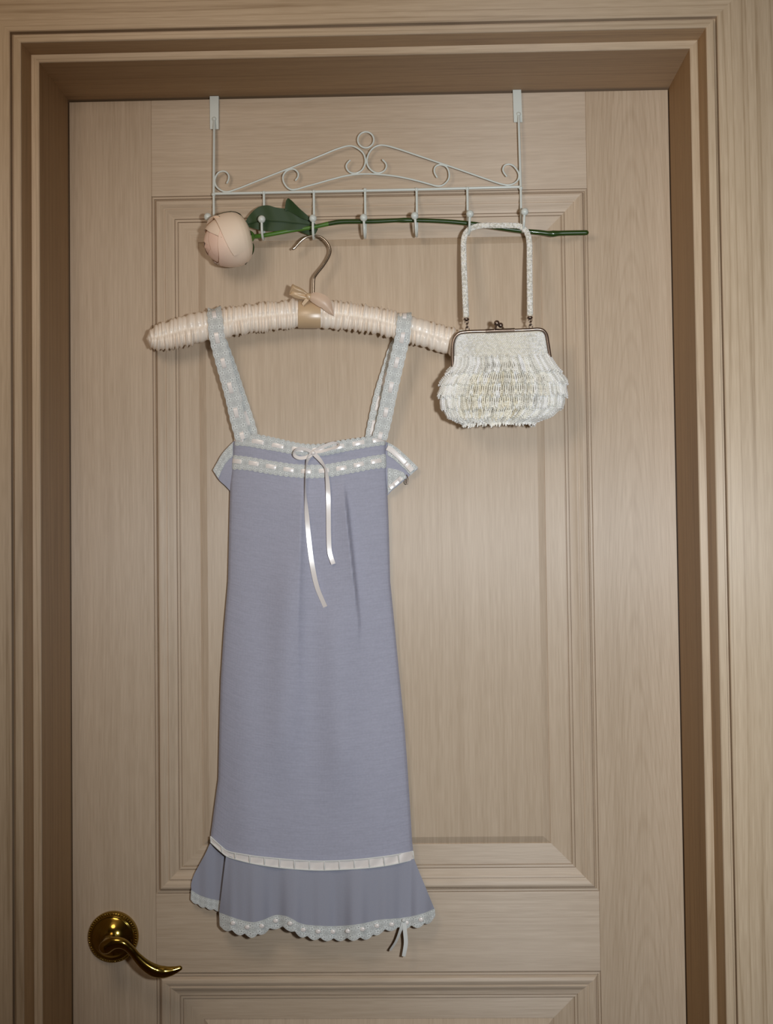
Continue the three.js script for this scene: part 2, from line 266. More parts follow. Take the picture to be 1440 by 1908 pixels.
// ---------------------------------------------------------------- over-door hook rack
const RZ = .011;                                       // depth of the wire plane
{
  const rack = thing('over_door_hook_rack', at(683, 355, 0), 'white enamelled wire rack with scrolls and ball-tipped hooks hanging over the door top', 'rack');
  // bracket plates, folded over the door top
  for (const [a, b, c, d] of [[[391, 177], [407.5, 177], [391.5, 241], [407.5, 241]], [[955, 166], [970.5, 166], [957, 228], [973, 228]]]) {
    const A = at(a[0], a[1], .0035), B = at(b[0], b[1], .0035), C = at(c[0], c[1], .0035), D = at(d[0], d[1], .0035); A.y = B.y = DT - .0006;
    const th = .0014, gs = []; const w = B.x - A.x;
    gs.push(sheet((s, t) => A.clone().lerp(C, s).lerp(B.clone().lerp(D, s), t), 6, 2, th));
    const top = box(A.x, B.x, DT - .0022, DT - .0006, -.040, .0035), back = box(A.x, B.x, DT - .05, DT - .0006, -.0395, -.0380); gs.push(top, back);
    part(rack, 'bracket', gs, M.white);
  }
  const rods = [[[399, 222], [398, 361]], [[966, 213], [970, 349]]];
  rods.forEach(([p, q], i) => part(rack, 'side_rod', [wire([[p[0], p[1], .0055], [mix(p[0], q[0], .15), mix(p[1], q[1], .15), .0095], [q[0], q[1], RZ]], .0017, RZ, 60), ball(at(p[0], p[1], .0045), .0032)], M.white));
  part(rack, 'crossbar', wire([[398, 361, RZ], [590, 357, RZ], [780, 353, RZ], [970, 348, RZ]], .0018, RZ, 40), M.white);
  const sc = (pts) => wire(pts, .00125, RZ, 220, 8);
  part(rack, 'scroll', sc([[423, 341], [426, 334], [426, 327], [422, 321], [416, 319], [408, 321], [403, 327], [400, 337], [403, 347], [409, 353], [421, 357.5], [439, 353], [470, 341], [510, 325], [546, 311], [583, 296], [605, 287], [627, 278], [648, 272], [658, 272.5], [668, 277.5], [677, 286], [680.5, 297], [680, 306], [675, 316], [668, 321], [660, 323], [652, 321], [647, 316], [645, 309], [648, 303], [652, 299]]), M.white);
  part(rack, 'scroll', sc([[943.5, 328], [939, 322], [937, 316], [940, 308.5], [947.5, 306], [955, 308], [961, 314], [966.5, 324], [965.5, 334], [959, 341], [947.5, 344.7], [937, 343.5], [926, 340.5], [890, 328], [850, 314], [810, 300.5], [770, 287], [740, 277], [720, 271.5], [709, 270.5], [700, 273], [692, 279], [686, 289], [683.6, 299], [685, 308], [690, 315.5], [697, 320.5], [704, 322.5], [712, 320.5], [717, 317], [720, 310], [718.5, 304], [713, 298]]), M.white);
  part(rack, 'arch', sc([[551, 335.6], [555, 330], [555.5, 323], [551, 317], [545, 315], [538, 316.5], [532, 320.5], [527.5, 328], [527.5, 336], [531, 344], [536, 350], [543, 353.3], [552.5, 352.6], [570, 347.5], [588.5, 342.5], [615, 335], [642.5, 328], [662, 325], [683, 324], [710, 325.3], [740, 328.8], [774, 336], [800, 343], [813, 346.5], [822, 346], [829.7, 341.5], [835.5, 334], [837, 326], [835, 316], [830.5, 310], [824, 307.4], [817, 307.4], [811, 311], [809, 318], [811, 325], [814, 330]]), M.white);
  { const c = at(681.5, 260.5, RZ); const t = new THREE.TorusGeometry(.0106, .00125, 10, 48); t.translate(c.x, c.y, c.z); part(rack, 'ring', t, M.white); }
  // hooks: [rod top u, v], bottom v, ball [u, v]
  const HK = [[398, 361, 442, 387, 404, 1], [491.5, 358, 446, 487.5, 408.5], [584.5, 356, 445, 583, 407], [680, 353, 443, 677.5, 405.5], [776, 352, 440, 772.5, 402], [870.5, 350, 437, 875.5, 398.5], [970, 349, 431, 977.5, 394.5]];
  for (const [u, v, vb, bu, bv] of HK) {
    const top = at(u, v, RZ), bl = at(bu, bv, .0375), bot = at((u + bu) / 2, vb, .024); const R = .0132, yc = bot.y + R, zc = .0242; const x0 = top.x, xb = bl.x - (bl.x - x0) * .35;
    const pts = [top, V(x0, mix(top.y, yc, .5), RZ), V(x0, yc + .004, RZ)];
    for (let k = 0; k <= 8; k++) { const a = Math.PI + k / 8 * Math.PI; pts.push(V(mix(x0, xb, k / 8), yc + R * Math.sin(a), zc + R * Math.cos(a))); }
    pts.push(V(bl.x, bl.y, bl.z));
    const hk = part(rack, 'hook', [limb(pts, () => .00165, 110, 10, 1, V(1, 0, 0)), ball(V(x0, top.y - .001, RZ), .0028)], M.white);
    part(hk, 'ball_tip', ball(bl, .0050, 20, 14), M.white);
  }
}

// ---------------------------------------------------------------- rose laid along the hooks
{
  const rose = thing('rose', at(470, 443, .034), 'single pale peach rose with long green stem lying across the rack hooks', 'rose');
  const R = rng(7);
  const SP = [[462, 441, .0395], [482, 440, .029], [505, 436.5, .0235], [540, 430, .0195], [584, 423, .0190], [612, 417, .0190], [634, 413.5, .0190], [700, 412.5, .0190], [742, 410.5, .0190], [775, 410.5, .0190], [830, 412.5, .0188], [880, 417, .0186], [930, 424.5, .0186], [975, 430.5, .0186], [1005, 433, .0186], [1027, 435.5, .0186], [1045, 434.5, .0186], [1092, 433.5, .0186]];
  const pts = SP.map(p => at(p[0], p[1], p[2]));
  const rs = s => table([[0, .0030], [.05, .0028], [.2, .0027], [.25, .0033], [.43, .0027], [.45, .0034], [.48, .0028], [.8, .0032], [.885, .0034], [.90, .0044], [.92, .0035], [1, .0034]], s);
  const nCut = pts.length;
  part(rose, 'stem', limb(pts.slice(5), s => rs(.22 + s * .78), 140, 14), M.stem, 'dark green glossy lower stem');
  part(rose, 'upper_stem', limb(pts.slice(0, 6), s => rs(s * .22), 60, 14), M.stemLight, 'fresh green flower stalk');
  // calyx
  { const p = at(463, 441, .0395); const g = ball(p, .0082, 20, 14); part(rose, 'calyx', g, M.stemLight); }
  // petals: surfaces about the flower's axis, pointing left and slightly to the viewer
  const B = at(464, 440, .0405), T = at(387, 458, .0575); const ax = T.clone().sub(B); const L = ax.length(); ax.normalize();
  const e1 = V(0, 0, 1).addScaledVector(ax, -ax.z).normalize(), e2 = e1.clone().cross(ax).normalize(); if (e2.y < 0) e2.negate();
  const prof = t => t < .38 ? table([[0, .006], [.05, .0185], [.12, .0270], [.20, .0308], [.29, .0326], [.38, .0330]], t) : .0330 * Math.sqrt(Math.max(.0004, 1 - Math.pow((t - .38) / .70, 2)));
  const cr = [.97, .82, .65], pk = [.93, .60, .48], gr = [.55, .60, .30];
  function petal(phi, span, tEnd, dr, curl, pink, green) {
    const g = sheet((s, t) => {
      const f = (s - .5) * 2; const a = phi + f * span / 2; const te = tEnd * (1 - .20 * Math.pow(Math.abs(f), 3.2)); const tt = .0 + te * t;
      let r = Math.max(.0006, prof(Math.min(tt, 1.08)) + dr - .0016 * Math.pow(Math.abs(f), 2)) + curl * Math.pow(t, 7) + .0005 * Math.sin(a * 4 + t * 4);
      const ex = -curl * .4 * Math.pow(t, 8);
      return B.clone().addScaledVector(ax, tt * L + ex).addScaledVector(e1, Math.cos(a) * r).addScaledVector(e2, Math.sin(a) * r);
    }, 40, 36, .0010, [1, 1], (s, t) => { const f = Math.abs(s - .5) * 2; const p = pink * (.35 + .65 * smooth(.45, 1, t)) ; const q = green * smooth(.45, 0, t) ; return [0, 1, 2].map(k => mix(mix(cr[k], pk[k], clamp(p)), gr[k], clamp(q))); });
    return part(rose, 'petal', g, M.petal);
  }
  const D = Math.PI / 180;
  petal(40 * D, 180 * D, .76, .0018, .0030, .16, .22);      // big front petal
  petal(-55 * D, 150 * D, .90, .0004, .0028, .55, .08);     // lower left petal with pink edge
  petal(125 * D, 150 * D, .90, .0008, .0085, .10, .70);     // upper petal, greenish, lip rolled out
  petal(200 * D, 170 * D, .92, .0008, .002, .2, .3);
  petal(-125 * D, 150 * D, .90, -.0004, .002, .4, .1);
  petal(70 * D, 150 * D, 1.00, -.0012, .0060, .20, 0);
  petal(-15 * D, 140 * D, 1.00, -.0010, .0006, .70, 0);
  petal(-80 * D, 150 * D, 1.03, -.0020, .0, .75, 0);
  petal(200 * D, 200 * D, 1.03, -.0024, .0, .6, 0);
  petal(50 * D, 200 * D, 1.05, -.0034, .0, .6, 0);
  petal(-40 * D, 260 * D, 1.07, -.0046, .0, .8, 0);
  petal(150 * D, 260 * D, 1.07, -.0054, .0, .8, 0);
  // sepals
  const leafMat = new THREE.MeshPhysicalMaterial({ color: 0x2b4420, roughness: .6, side: THREE.DoubleSide });
  const sepalMat = new THREE.MeshPhysicalMaterial({ color: 0x3c4f22, roughness: .55, side: THREE.DoubleSide });
  const sep = (phi, tLen, w, lift) => sheet((s, t) => { const tt = s * tLen; const half = w * Math.sin(Math.PI * Math.min(1, .12 + s * .88)) * (1 - .3 * s); const a = phi + (t - .5) * 2 * half / .03; const r = prof(tt) + .0032 + lift * s * s; return B.clone().addScaledVector(ax, tt * L - .002 + .004 * s).addScaledVector(e1, Math.cos(a) * r).addScaledVector(e2, Math.sin(a) * r); }, 30, 6, .0006);
  part(rose, 'sepal', sep(70 * D, .62, .0045, .0006), sepalMat); part(rose, 'sepal', sep(140 * D, .5, .005, .004), sepalMat); part(rose, 'sepal', sep(-5 * D, .14, .0055, .0), sepalMat); part(rose, 'sepal', sep(215 * D, .4, .005, .004), sepalMat);
  part(rose, 'sepal', loft([[463, 449], [467, 456], [467, 466], [463, 480], [457, 493]], [[465, 446], [473, 456], [473, 468], [467, 480], [457.5, 493.5]], (u, v, s, t) => .050 - .008 * s + .003 * t, 24, 5, .0006), sepalMat);
  // leaves
  const ser = (pts) => pts;
  const lf = part(rose, 'leaf', loft([[455, 418], [461, 406], [468, 397], [477, 388.5], [486, 384], [499, 382.5], [514, 386.5], [531, 389], [548, 394], [562, 399], [577, 407], [588, 418]], [[455, 419], [461, 422], [468, 424.5], [477, 427], [486, 429], [499, 430.5], [514, 430.5], [531, 430], [548, 428.5], [562, 427], [577, 425], [588, 421]], (u, v, s, t) => .0205 + .006 * Math.sin(Math.PI * s) * (1 - .7 * t) + .0012 * Math.abs(t - .55) + .0006 * Math.sin(s * 26 + 3 * Math.abs(t - .55)), 70, 20, .0007, [1, 1], false), leafMat, 'broad dark green leaf above the stem');
  part(lf, 'midrib', wire([[458, 419, .0222], [486, 411, .0265], [514, 412, .0278], [548, 415, .0262], [586, 420, .0215]], .0006, 0, 40, 6), leafMat);
  part(rose, 'leaf', loft([[530, 391], [531.5, 382], [533, 374], [536, 369.5], [542, 373], [550, 381], [560, 390.5], [570, 399], [580, 408]], [[531, 393], [534, 392], [538, 393], [543, 396], [549, 399.5], [555, 403], [562, 406.5], [570, 409.5], [580, 411]], (u, v, s, t) => .0285 + .007 * (1 - t) * Math.sin(Math.PI * s), 40, 12, .0007, [1, 1], false), leafMat, 'leaf folded up behind the second hook');
  part(rose, 'leaf', loft([[556, 430], [570, 428], [582, 426], [592, 426]], [[557, 431], [572, 437], [584, 439.5], [592, 428]], (u, v, s, t) => .0150 - .002 * t, 20, 6, .0006, [1, 1], false), leafMat);
}

// ---------------------------------------------------------------- padded satin hanger
const HZ = .0300, HRZ = .0155;
const HT = [[272, 626], [280, 612], [300, 602.5], [345, 588], [400, 578], [470, 567], [557, 558.5], [600, 557.5], [640, 562.5], [700, 572], [770, 590], [845, 612.5], [870, 621], [884, 632]];
const HB = [[272, 638], [280, 650], [300, 653.5], [345, 645], [400, 632.5], [470, 619.5], [557, 611], [600, 611], [640, 613.5], [700, 621.5], [770, 641], [845, 663], [868, 667], [884, 656]];
{
  const hg = thing('padded_hanger', at(585, 585, HZ), 'cream ruched satin padded clothes hanger with bow hanging on the third hook from the left', 'hanger');
  const R = rng(23);
  // fold pattern along the arm: irregular pleats, different above and below the gathering seam
  function pleats(seed) { const r = rng(seed), l = []; let x = 262; while (x < 910) { const calm = (Math.sin(x * .031 + seed) > .55); const w = calm ? 9 + r() * 7 : 3.8 + r() * 4.6; l.push([x + w / 2, w, .35 + r() * .8, (r() - .5) * 8]); x += w; } return l; }
  const pu = pleats(3), pl = pleats(8);
  const fold = (list, u, q) => { let h = 0; for (const [c, w, a, lean] of list) { const d = (u - c - lean * q) / w; if (d > -.8 && d < .8) h = Math.max(h, a * Math.max(0, 1 - Math.pow(Math.abs(d) * 1.7, 1.6))); } return h; };
  function sleeve(u0, u1, endL, endR) {
    const nU = Math.round((u1 - u0) * 1.6), nV = 40;
    return sheet((s, t) => {
      const u = mix(u0, u1, s); let yt = table(HT, u), yb = table(HB, u); const a = t * 2 * Math.PI; // a = 0 at front middle, going up
      let k = 1; if (endL) k *= Math.sqrt(clamp(1 - Math.pow(1 - clamp((u - 272) / 15), 2))); if (endR) k *= Math.sqrt(clamp(1 - Math.pow(1 - clamp((884 - u) / 24), 2)));
      const cy = (yt + yb) / 2, hy = (yb - yt) / 2; const ca = Math.cos(a), sa = Math.sin(a);
      const up = clamp(.5 + sa * 3); const h = mix(fold(pl, u, -sa), fold(pu, u, sa), up); const seam = gauss(sa - .12, .12) * (ca > 0 ? 1 : 0);
      const dr = (.0050 * h * (1 - .7 * seam) - .0015 * seam - .0008) * Math.min(1, k * 1.2);
      const vv = cy - sa * (hy - 1.5 + dr / PX * .8) * Math.max(k, .02); const shift = (vv - cy) * -.12 * Math.sign(u - 580);
      return at(u + shift * .5, vv, HZ - .008 * smooth(745, 850, u) + ca * (HRZ + dr) * Math.max(k, .02));
    }, nU, nV, 0);
  }
  part(hg, 'padding', sleeve(272.2, 558, true, false), M.satin, 'ruched cream satin sleeve, left arm');
  part(hg, 'padding', sleeve(596, 883.8, false, true), M.satin, 'ruched cream satin sleeve, right arm');
  // gathering stitches at the tip
  part(hg, 'band', sheet((s, t) => { const u = mix(555.5, 597.5, s), a = t * 2 * Math.PI; const yt = table(HT, u) - .5, yb = table(HB, u) + 1; const e = 1 - .012 * Math.pow(Math.abs(2 * s - 1), 6); return at(u, (yt + yb) / 2 - Math.sin(a) * (yb - yt) / 2 * e, HZ + .0004 + Math.cos(a) * (HRZ + .0030 + .0016 * Math.sin(Math.PI * s)) * e + .0006 * Math.sin(s * 3.14) * gauss(a - .5, .6)); }, 24, 60, 0), M.band, 'plain beige satin band round the middle');
  part(hg, 'hook', limb([[546, 464, .0243], [549, 462, .0243], [553.5, 457, .0243], [560.5, 449.5, .0243], [568, 443.5, .0243], [577, 440.5, .0243], [587, 439.5, .0243], [598, 442, .0243], [608, 450, .0245], [614, 460, .025], [615.5, 469, .0255], [612, 480, .026], [602, 496, .0275], [590, 511, .029], [585.5, 519, .030], [584.5, 530, .030], [584, 556, .030]].map(p => at(...p)), () => .00165, 140, 10), M.steel, 'bare shiny steel hook');
  // bow
  const bow = subgroup(hg, 'bow', at(575, 553, HZ + .019), 'pale beige satin bow');
  part(bow, 'loop', loft([[576, 551], [566, 541], [558, 536], [549, 532], [545, 530], [542, 538], [539, 548]], [[576, 556], [569, 557], [562, 557], [555, 556], [549, 554], [544, 551], [539.5, 549]], (u, v, s, t) => HZ + .0175 + .006 * Math.sin(Math.PI * s) * Math.sin(Math.PI * clamp(t + .1)) + .002 * Math.sin(t * 9), 30, 14, .0005, [1, 1], false), M.band);
  part(bow, 'loop', loft([[575, 549], [584, 545], [593, 545], [602, 548], [610, 553], [616, 560], [619, 569], [622, 588]], [[575, 557], [581, 563], [587, 567], [593, 571], [599, 573.5], [604, 578], [611, 583], [621, 589]], (u, v, s, t) => HZ + .0195 + .005 * Math.sin(Math.PI * s) + .0025 * Math.sin(t * Math.PI) - .003 * s, 34, 14, .0005, [1, 1], false), M.sheerBow);
  part(bow, 'tail', loft([[575, 552], [568, 558], [562, 566]], [[578, 556], [572, 563], [565, 570]], (u, v, s, t) => HZ + .0195 + .001 * s, 14, 6, .0005), M.band);
  { const p = at(575.5, 552.5, HZ + .0205); const g = new THREE.SphereGeometry(1, 20, 14); g.scale(.0038, .0046, .0035); g.rotateZ(.5); g.translate(p.x, p.y, p.z); part(bow, 'knot', g, M.band); }
}

// ---------------------------------------------------------------- slip dress
const EL = [[800, 440], [822, 435], [866, 432], [900, 428.8], [973, 427], [1083, 424.5], [1171, 417], [1267, 411], [1360, 408.5], [1450, 406.5], [1505, 399], [1560, 392], [1600, 385]];
const ER = [[800, 719], [822, 718.5], [866, 720], [900, 721], [973, 724], [1083, 727], [1175, 736], [1248, 743], [1358, 754], [1487, 763], [1580, 768.5], [1600, 770]];
// depth of the dress front at a photo point
function zDress(u, v) {
  const l = table(EL, v), r = table(ER, v), q = clamp((u - l) / (r - l)); const w = 2 * q - 1;
  let z = .0098 + .0176 * Math.pow(Math.max(0, 1 - w * w), .45);
  const dn = smooth(885, 960, v), lo = smooth(1560, 1250, v);
  const fr = mix(640, 668, clamp((v - 900) / 260)); const d1 = u - fr;                       // right pleat with a sharp edge
  z += dn * smooth(1230, 1050, v) * .0110 * (d1 < 0 ? Math.exp(d1 / 34) : Math.exp(-d1 / 2.4));
  const fl = mix(563, 556, clamp((v - 900) / 250)); const d2 = u - fl;
  z += dn * smooth(1400, 1000, v) * .0075 * (d2 < 0 ? Math.exp(d2 / 38) : Math.exp(-d2 / 9));
  z += .0090 * dn * gauss(u - mix(545, 520, clamp((v - 1000) / 500)), 24) * smooth(960, 1150, v) * smooth(1500, 1330, v);
  z += .0090 * gauss(u - mix(622, 640, clamp((v - 1050) / 450)), 26) * smooth(1050, 1200, v) * smooth(1540, 1380, v);
  z += .0060 * gauss(u - 460, 28) * smooth(1000, 1400, v) + .0030 * gauss(u - 705, 26) * smooth(1250, 1450, v) - .002 * gauss(u - 590, 25) * smooth(1200, 1400, v);
  return z;
}
const dress = thing('slip_dress', at(580, 1000, .02), 'pale lilac grey sleeveless slip dress with lace straps and ribbon trim on the padded hanger', 'dress');
const NT = [[440, 810], [463, 810], [488, 812], [515, 817.5], [543, 824], [565, 828], [585, 829], [605, 827.5], [631, 822.5], [650, 819.5], [672, 816.5], [695, 814], [718, 813]];
const SEAM = [[393, 1563], [402, 1573], [412, 1581], [423, 1589], [450, 1599], [479, 1604], [520, 1609], [560, 1612], [597, 1613.5], [640, 1612], [687, 1608], [730, 1602], [770, 1593]];
{
  const tc = curve2(NT).getSpacedPoints(120), bc = curve2(SEAM).getSpacedPoints(120);
  const NU = 120, NV = 170;
  // front body: columns from the neckline to the hem seam, kept between the side edges
  part(dress, 'body', sheet((s, t) => {
    const i = Math.round(s * NU); const a = tc[i], b = bc[i]; const v = mix(a.y, b.y, t); const l = table(EL, v), r = table(ER, v);
    const q0 = clamp((a.x - 440) / (718 - 440)), q1 = clamp((b.x - 393) / (770 - 393)); const q = mix(q0, q1, t); let u = mix(l, r, q); if (t > .97) u = mix(u, b.x, (t - .97) / .03); if (t < .02) u = mix(a.x, u, t / .02);
    return at(u, v, zDress(u, v));
  }, NU, NV, .0006, [2.2, 5]), M.cloth);
  // back of the dress, behind the front, with the bodice sides standing out as folded wings
  part(dress, 'back_body', loft([[438, 835], [432, 900], [428, 1000], [424, 1120], [413, 1270], [408, 1450], [396, 1560]], [[716, 835], [721, 900], [724, 1000], [729, 1120], [742, 1250], [757, 1400], [768, 1585]], (u, v, s, t) => .0088 - .002 * Math.sin(Math.PI * t), 40, 20, .0006, [5, 2.2]), M.cloth);
  part(dress, 'side_wing', loft([[446, 815], [434, 824], [424, 834], [413, 847], [405, 861], [397, 876]], [[446, 935], [440, 930], [430, 916], [420, 905], [409, 895], [398, 879]], (u, v, s, t) => .0085 + .004 * Math.sin(Math.PI * t) * (1 - s), 24, 14, .0008, [1, 1], false), M.cloth);
  part(dress, 'side_wing', loft([[706, 815], [724, 826], [738, 834], [752, 846], [765, 858], [778, 871]], [[706, 940], [718, 928], [730, 914], [744, 903], [760, 889], [778, 874]], (u, v, s, t) => .0085 + .004 * Math.sin(Math.PI * t) * (1 - s), 24, 14, .0008, [1, 1], false), M.cloth);
  part(dress, 'lace_trim', loft([[434, 824], [424, 834], [413, 847], [405, 861], [396.5, 876]], [[434, 850], [427, 856], [420, 864], [413, 877], [407, 892]], (u, v, s, t) => .0118 - .0012 * s + .001 * Math.sin(Math.PI * t), 24, 8, .0005, [2, 1], false), M.lace);
  part(dress, 'lace_trim', loft([[722, 824], [738, 833], [752, 845], [765, 857], [779, 871]], [[722, 848], [734, 856], [744, 865], [754, 874], [765, 886]], (u, v, s, t) => .0122 - .001 * s, 24, 8, .0005, [2, 1], false), M.lace);
  part(dress, 'lace_trim', loft([[722, 872], [730, 873], [742, 876], [752, 880]], [[722, 920], [731, 912], [744, 901], [758, 889]], (u, v, s, t) => .0128, 20, 8, .0005, [1.4, 1], false), M.lace);
  // zip pull loop at the right wing
  part(dress, 'fastener_loop', wire([[758, 885, .013], [760, 893, .0135], [759, 902, .0135], [756, 901, .0135], [755, 893, .013]], .0005, .013, 30, 6), M.antique);

  // lace band following the neckline, edges scalloped
  const off = (pts, d) => pts.map(p => [p[0], p[1] + d]);
  const scal = (pts, amp, n, sgn) => { const c = curve2(pts).getSpacedPoints(n * 6); return c.map((p, i) => [p.x, p.y + sgn * amp * Math.abs(Math.sin(i / 6 * Math.PI))]); };
  function laceBand(top, bottom, lift, rep, name = 'lace_trim', zf = zDress) {
    return part(dress, name, loft(top, bottom, (u, v, s, t) => zf(u, v) + lift + .0007 * Math.sin(Math.PI * t), 180, 8, .0005, [rep, 1]), M.lace);
  }
  const B1B = [[437, 829], [463, 831], [488, 835.5], [515, 840], [543, 845], [565, 848], [585, 849], [605, 848], [631, 843], [650, 839], [672, 835], [695, 831], [719, 828]];
  const B2T = [[434, 849], [463, 852], [488, 856.5], [515, 861], [543, 865], [565, 866.5], [585, 867], [605, 866], [631, 862], [650, 858.5], [672, 854.5], [695, 850], [719, 847]];
  const B2B = [[432, 873], [463, 875], [488, 879.5], [515, 884], [543, 887.5], [565, 889], [585, 889.5], [605, 888.5], [631, 884.5], [650, 881], [672, 877], [695, 872.5], [720, 870]];
  laceBand(scal(NT, 2.2, 30, -1), scal(B1B, 1.6, 30, 1), .0009, 12);
  laceBand(scal(B2T, 1.6, 30, -1), scal(B2B, 2.4, 30, 1), .0009, 12);
  // satin ribbon woven through lace: shows where it rides above, hides where it dips below
  function woven(pts, w, zf, period, show, phase = 0, amp = .0011, name = 'woven_ribbon') {
    const c = curve2(pts), L = c.getLength(), n = Math.ceil(L / 1.6); const P = c.getSpacedPoints(n);
    return sheet((s, t) => { const i = Math.round(s * n), p = P[i], a = P[Math.max(0, i - 1)], b = P[Math.min(n, i + 1)]; const tx = b.x - a.x, ty = b.y - a.y, l = Math.hypot(tx, ty); const ph = (((s * L + phase) / period) % 1); const k = ph < show ? Math.pow(Math.sin(Math.PI * ph / show), .7) : -1; const u = p.x - ty / l * (t - .5) * w, v = p.y + tx / l * (t - .5) * w; return at(u, v, zf(p.x, p.y) + .0010 + amp * k + .0003 * Math.sin(t * Math.PI)); }, n, 4, .0003);
  }
  const R1 = [[436, 818], [463, 820.5], [481, 823], [505, 828], [529, 833], [550, 836.5], [572, 839], [590, 838.5], [612, 835.5], [635, 831.5], [657, 827.5], [680, 823], [701, 820], [719, 818]];
  const R2 = [[433, 858.5], [463, 862], [481, 865], [500, 868.5], [517, 871.5], [537, 875], [555, 877], [575, 878.5], [597, 877.5], [619, 875], [640, 871.5], [657, 868], [680, 863], [705, 858.5], [720, 856]];
  part(dress, 'woven_ribbon', woven(R1, 8, zDress, 38, .66, 6, .0013), M.ribbon, 'blush satin ribbon woven through the neckline lace');
  part(dress, 'woven_ribbon', woven(R2, 8, zDress, 33, .66, 4, .0013), M.ribbon, 'blush satin ribbon woven through the lower bodice lace');
  const zw = () => .0135;
  part(dress, 'woven_ribbon', woven([[721, 834], [728, 838], [742, 850], [756, 864], [768, 877]], 9.5, zw, 60, .86, 6, .0008), M.ribbon);
  part(dress, 'woven_ribbon', woven([[726, 909], [738, 899], [748, 890]], 8, () => .0142, 30, .6, 8, .0008), M.ribbon);

  // straps: front from the neckline, over the padded arm, down behind to the back
  function strap(front, back, wF, wB, uTop) {
    const yt = table(HT, uTop), yb = table(HB, uTop), cy = (yt + yb) / 2, hy = (yb - yt) / 2 + 3;
    const pts = []; for (const [u, v, z] of front) pts.push([at(u, v, z), wF]);
    const m = front[front.length - 1];
    for (let k = 0; k <= 10; k++) { const a = -.1 + k / 10 * (Math.PI + .1); pts.push([at(mix(m[0], uTop, Math.min(1, k / 3)), cy - Math.sin(a) * hy, HZ + Math.cos(a) * (HRZ + .0042)), mix(wF, wB, k / 10)]); }
    for (const [u, v, z] of back) pts.push([at(u, v, z), wB]);
    const C = new THREE.CatmullRomCurve3(pts.map(p => p[0]), false, 'centripetal');
    return { C, wF, wB, frac: front.length / (pts.length - 1) };
  }
  function strapSheet(S, n, lift, wScale, s0, s1, wz, scallop) {
    // distance along, width vector across in the picture plane
    return sheet((s, t) => { const q = mix(s0, s1, s); const p = S.C.getPointAt(q), tg = S.C.getTangentAt(q); const side = V(0, 0, 1).cross(tg); if (side.length() < .3) side.set(1, .1, 0); side.normalize(); if (side.x < 0) side.negate(); side.z = 0; side.normalize(); const nrm = side.clone().cross(tg).normalize(); if (q < .5 && nrm.z < 0) nrm.negate(); if (q >= .5 && nrm.z > 0 && Math.abs(tg.z) < .5) nrm.negate(); if (Math.abs(tg.z) >= .5 && nrm.y < 0) nrm.negate(); const w = mix(S.wF, S.wB, smooth(.35, .6, q)) * wScale * PX; const sc = scallop ? 1 + scallop * Math.abs(Math.sin(s * n * .5)) : 1; return p.addScaledVector(side, (t - .5) * w * sc).addScaledVector(nrm, lift + (wz ? wz(q) : 0)); }, n, 6, .0005, [Math.round(n / 14), 1]);
  }
  const SL = strap([[453, 818, .0225], [443, 782, .026], [432.5, 735, .032], [419, 686, .039], [408, 645, .045], [402, 616, .0492]], [[412, 640, .0125], [427, 680, .011], [445, 735, .0105], [463, 790, .0105], [472, 826, .0105]], 27, 23, 399);
  const SR = strap([[707, 818, .0225], [716, 782, .026], [725.5, 735, .032], [736, 688, .039], [746, 645, .045], [751, 622, .0492]], [[735, 650, .0125], [722, 690, .011], [708, 735, .0105], [696, 790, .0105], [689, 826, .0105]], 26, 21, 754);
  for (const [S, sd] of [[SL, 'left'], [SR, 'right']]) {
    const st = part(dress, 'strap', strapSheet(S, 220, 0, 1, 0, 1, null, .10), M.lace);
    const Lp = S.C.getLength() / PX; const f = q => { const ph = ((q * Lp + 6) / 47) % 1; return ph < .42 ? .0011 * Math.sin(Math.PI * ph / .42) + .0004 : -.0013; };
    part(st, 'woven_ribbon', strapSheet(S, 260, .0004, .29, 0, 1, f, 0), M.ribbon);
  }

  // neckline bow with long tails
  const bow = subgroup(dress, 'bow', at(583, 843, .033), 'narrow blush satin bow with two long tails');
  // flat ribbon: path points [u, v, z, twist], twist 0 = lying flat
  function ribbonPath(pts, w, n = 80) {
    const c = curve2(pts), cz = new THREE.CatmullRomCurve3(pts.map((p, i) => V(i, p[2], p[3] || 0)), false, 'centripetal');
    return sheet((s, t) => { const p = c.getPoint(s), q = cz.getPoint(s), tg = c.getTangent(s); const l = Math.hypot(tg.x, tg.y) || 1; const d = (t - .5) * w; return at(p.x - tg.y / l * d * Math.cos(q.z), p.y + tg.x / l * d * Math.cos(q.z), q.y + Math.sin(q.z) * d * PX); }, n, 4, .00025);
  }
  const zb = .0335;
  part(bow, 'loop', ribbonPath([[583, 843, zb + .001, .3], [570, 837.5, zb + .003, .3], [556, 836.5, zb + .004, .5], [549, 841, zb + .004, 1.0], [548.5, 848, zb + .0035, .6], [556, 853, zb + .002, .2], [570, 852, zb + .001, .2], [583, 845, zb, .4]], 6.5), M.ribbon);
  part(bow, 'loop', ribbonPath([[583, 843, zb + .001, .3], [598, 841, zb + .003, .3], [616, 836, zb + .004, .6], [630, 831, zb + .005, 1.0], [631, 826.5, zb + .004, 1.0], [622, 825, zb + .003, .6], [606, 830, zb + .002, .3], [590, 838, zb + .001, .4], [583, 843, zb, .4]], 5.5), M.ribbon);
  { const p = at(583, 843.5, zb + .0022); const g = new THREE.SphereGeometry(1, 16, 12); g.scale(.0034, .0030, .0022); g.translate(p.x, p.y, p.z); part(bow, 'knot', g, M.ribbon); }
  const zt = (u, v, l) => zDress(u, v) + l;
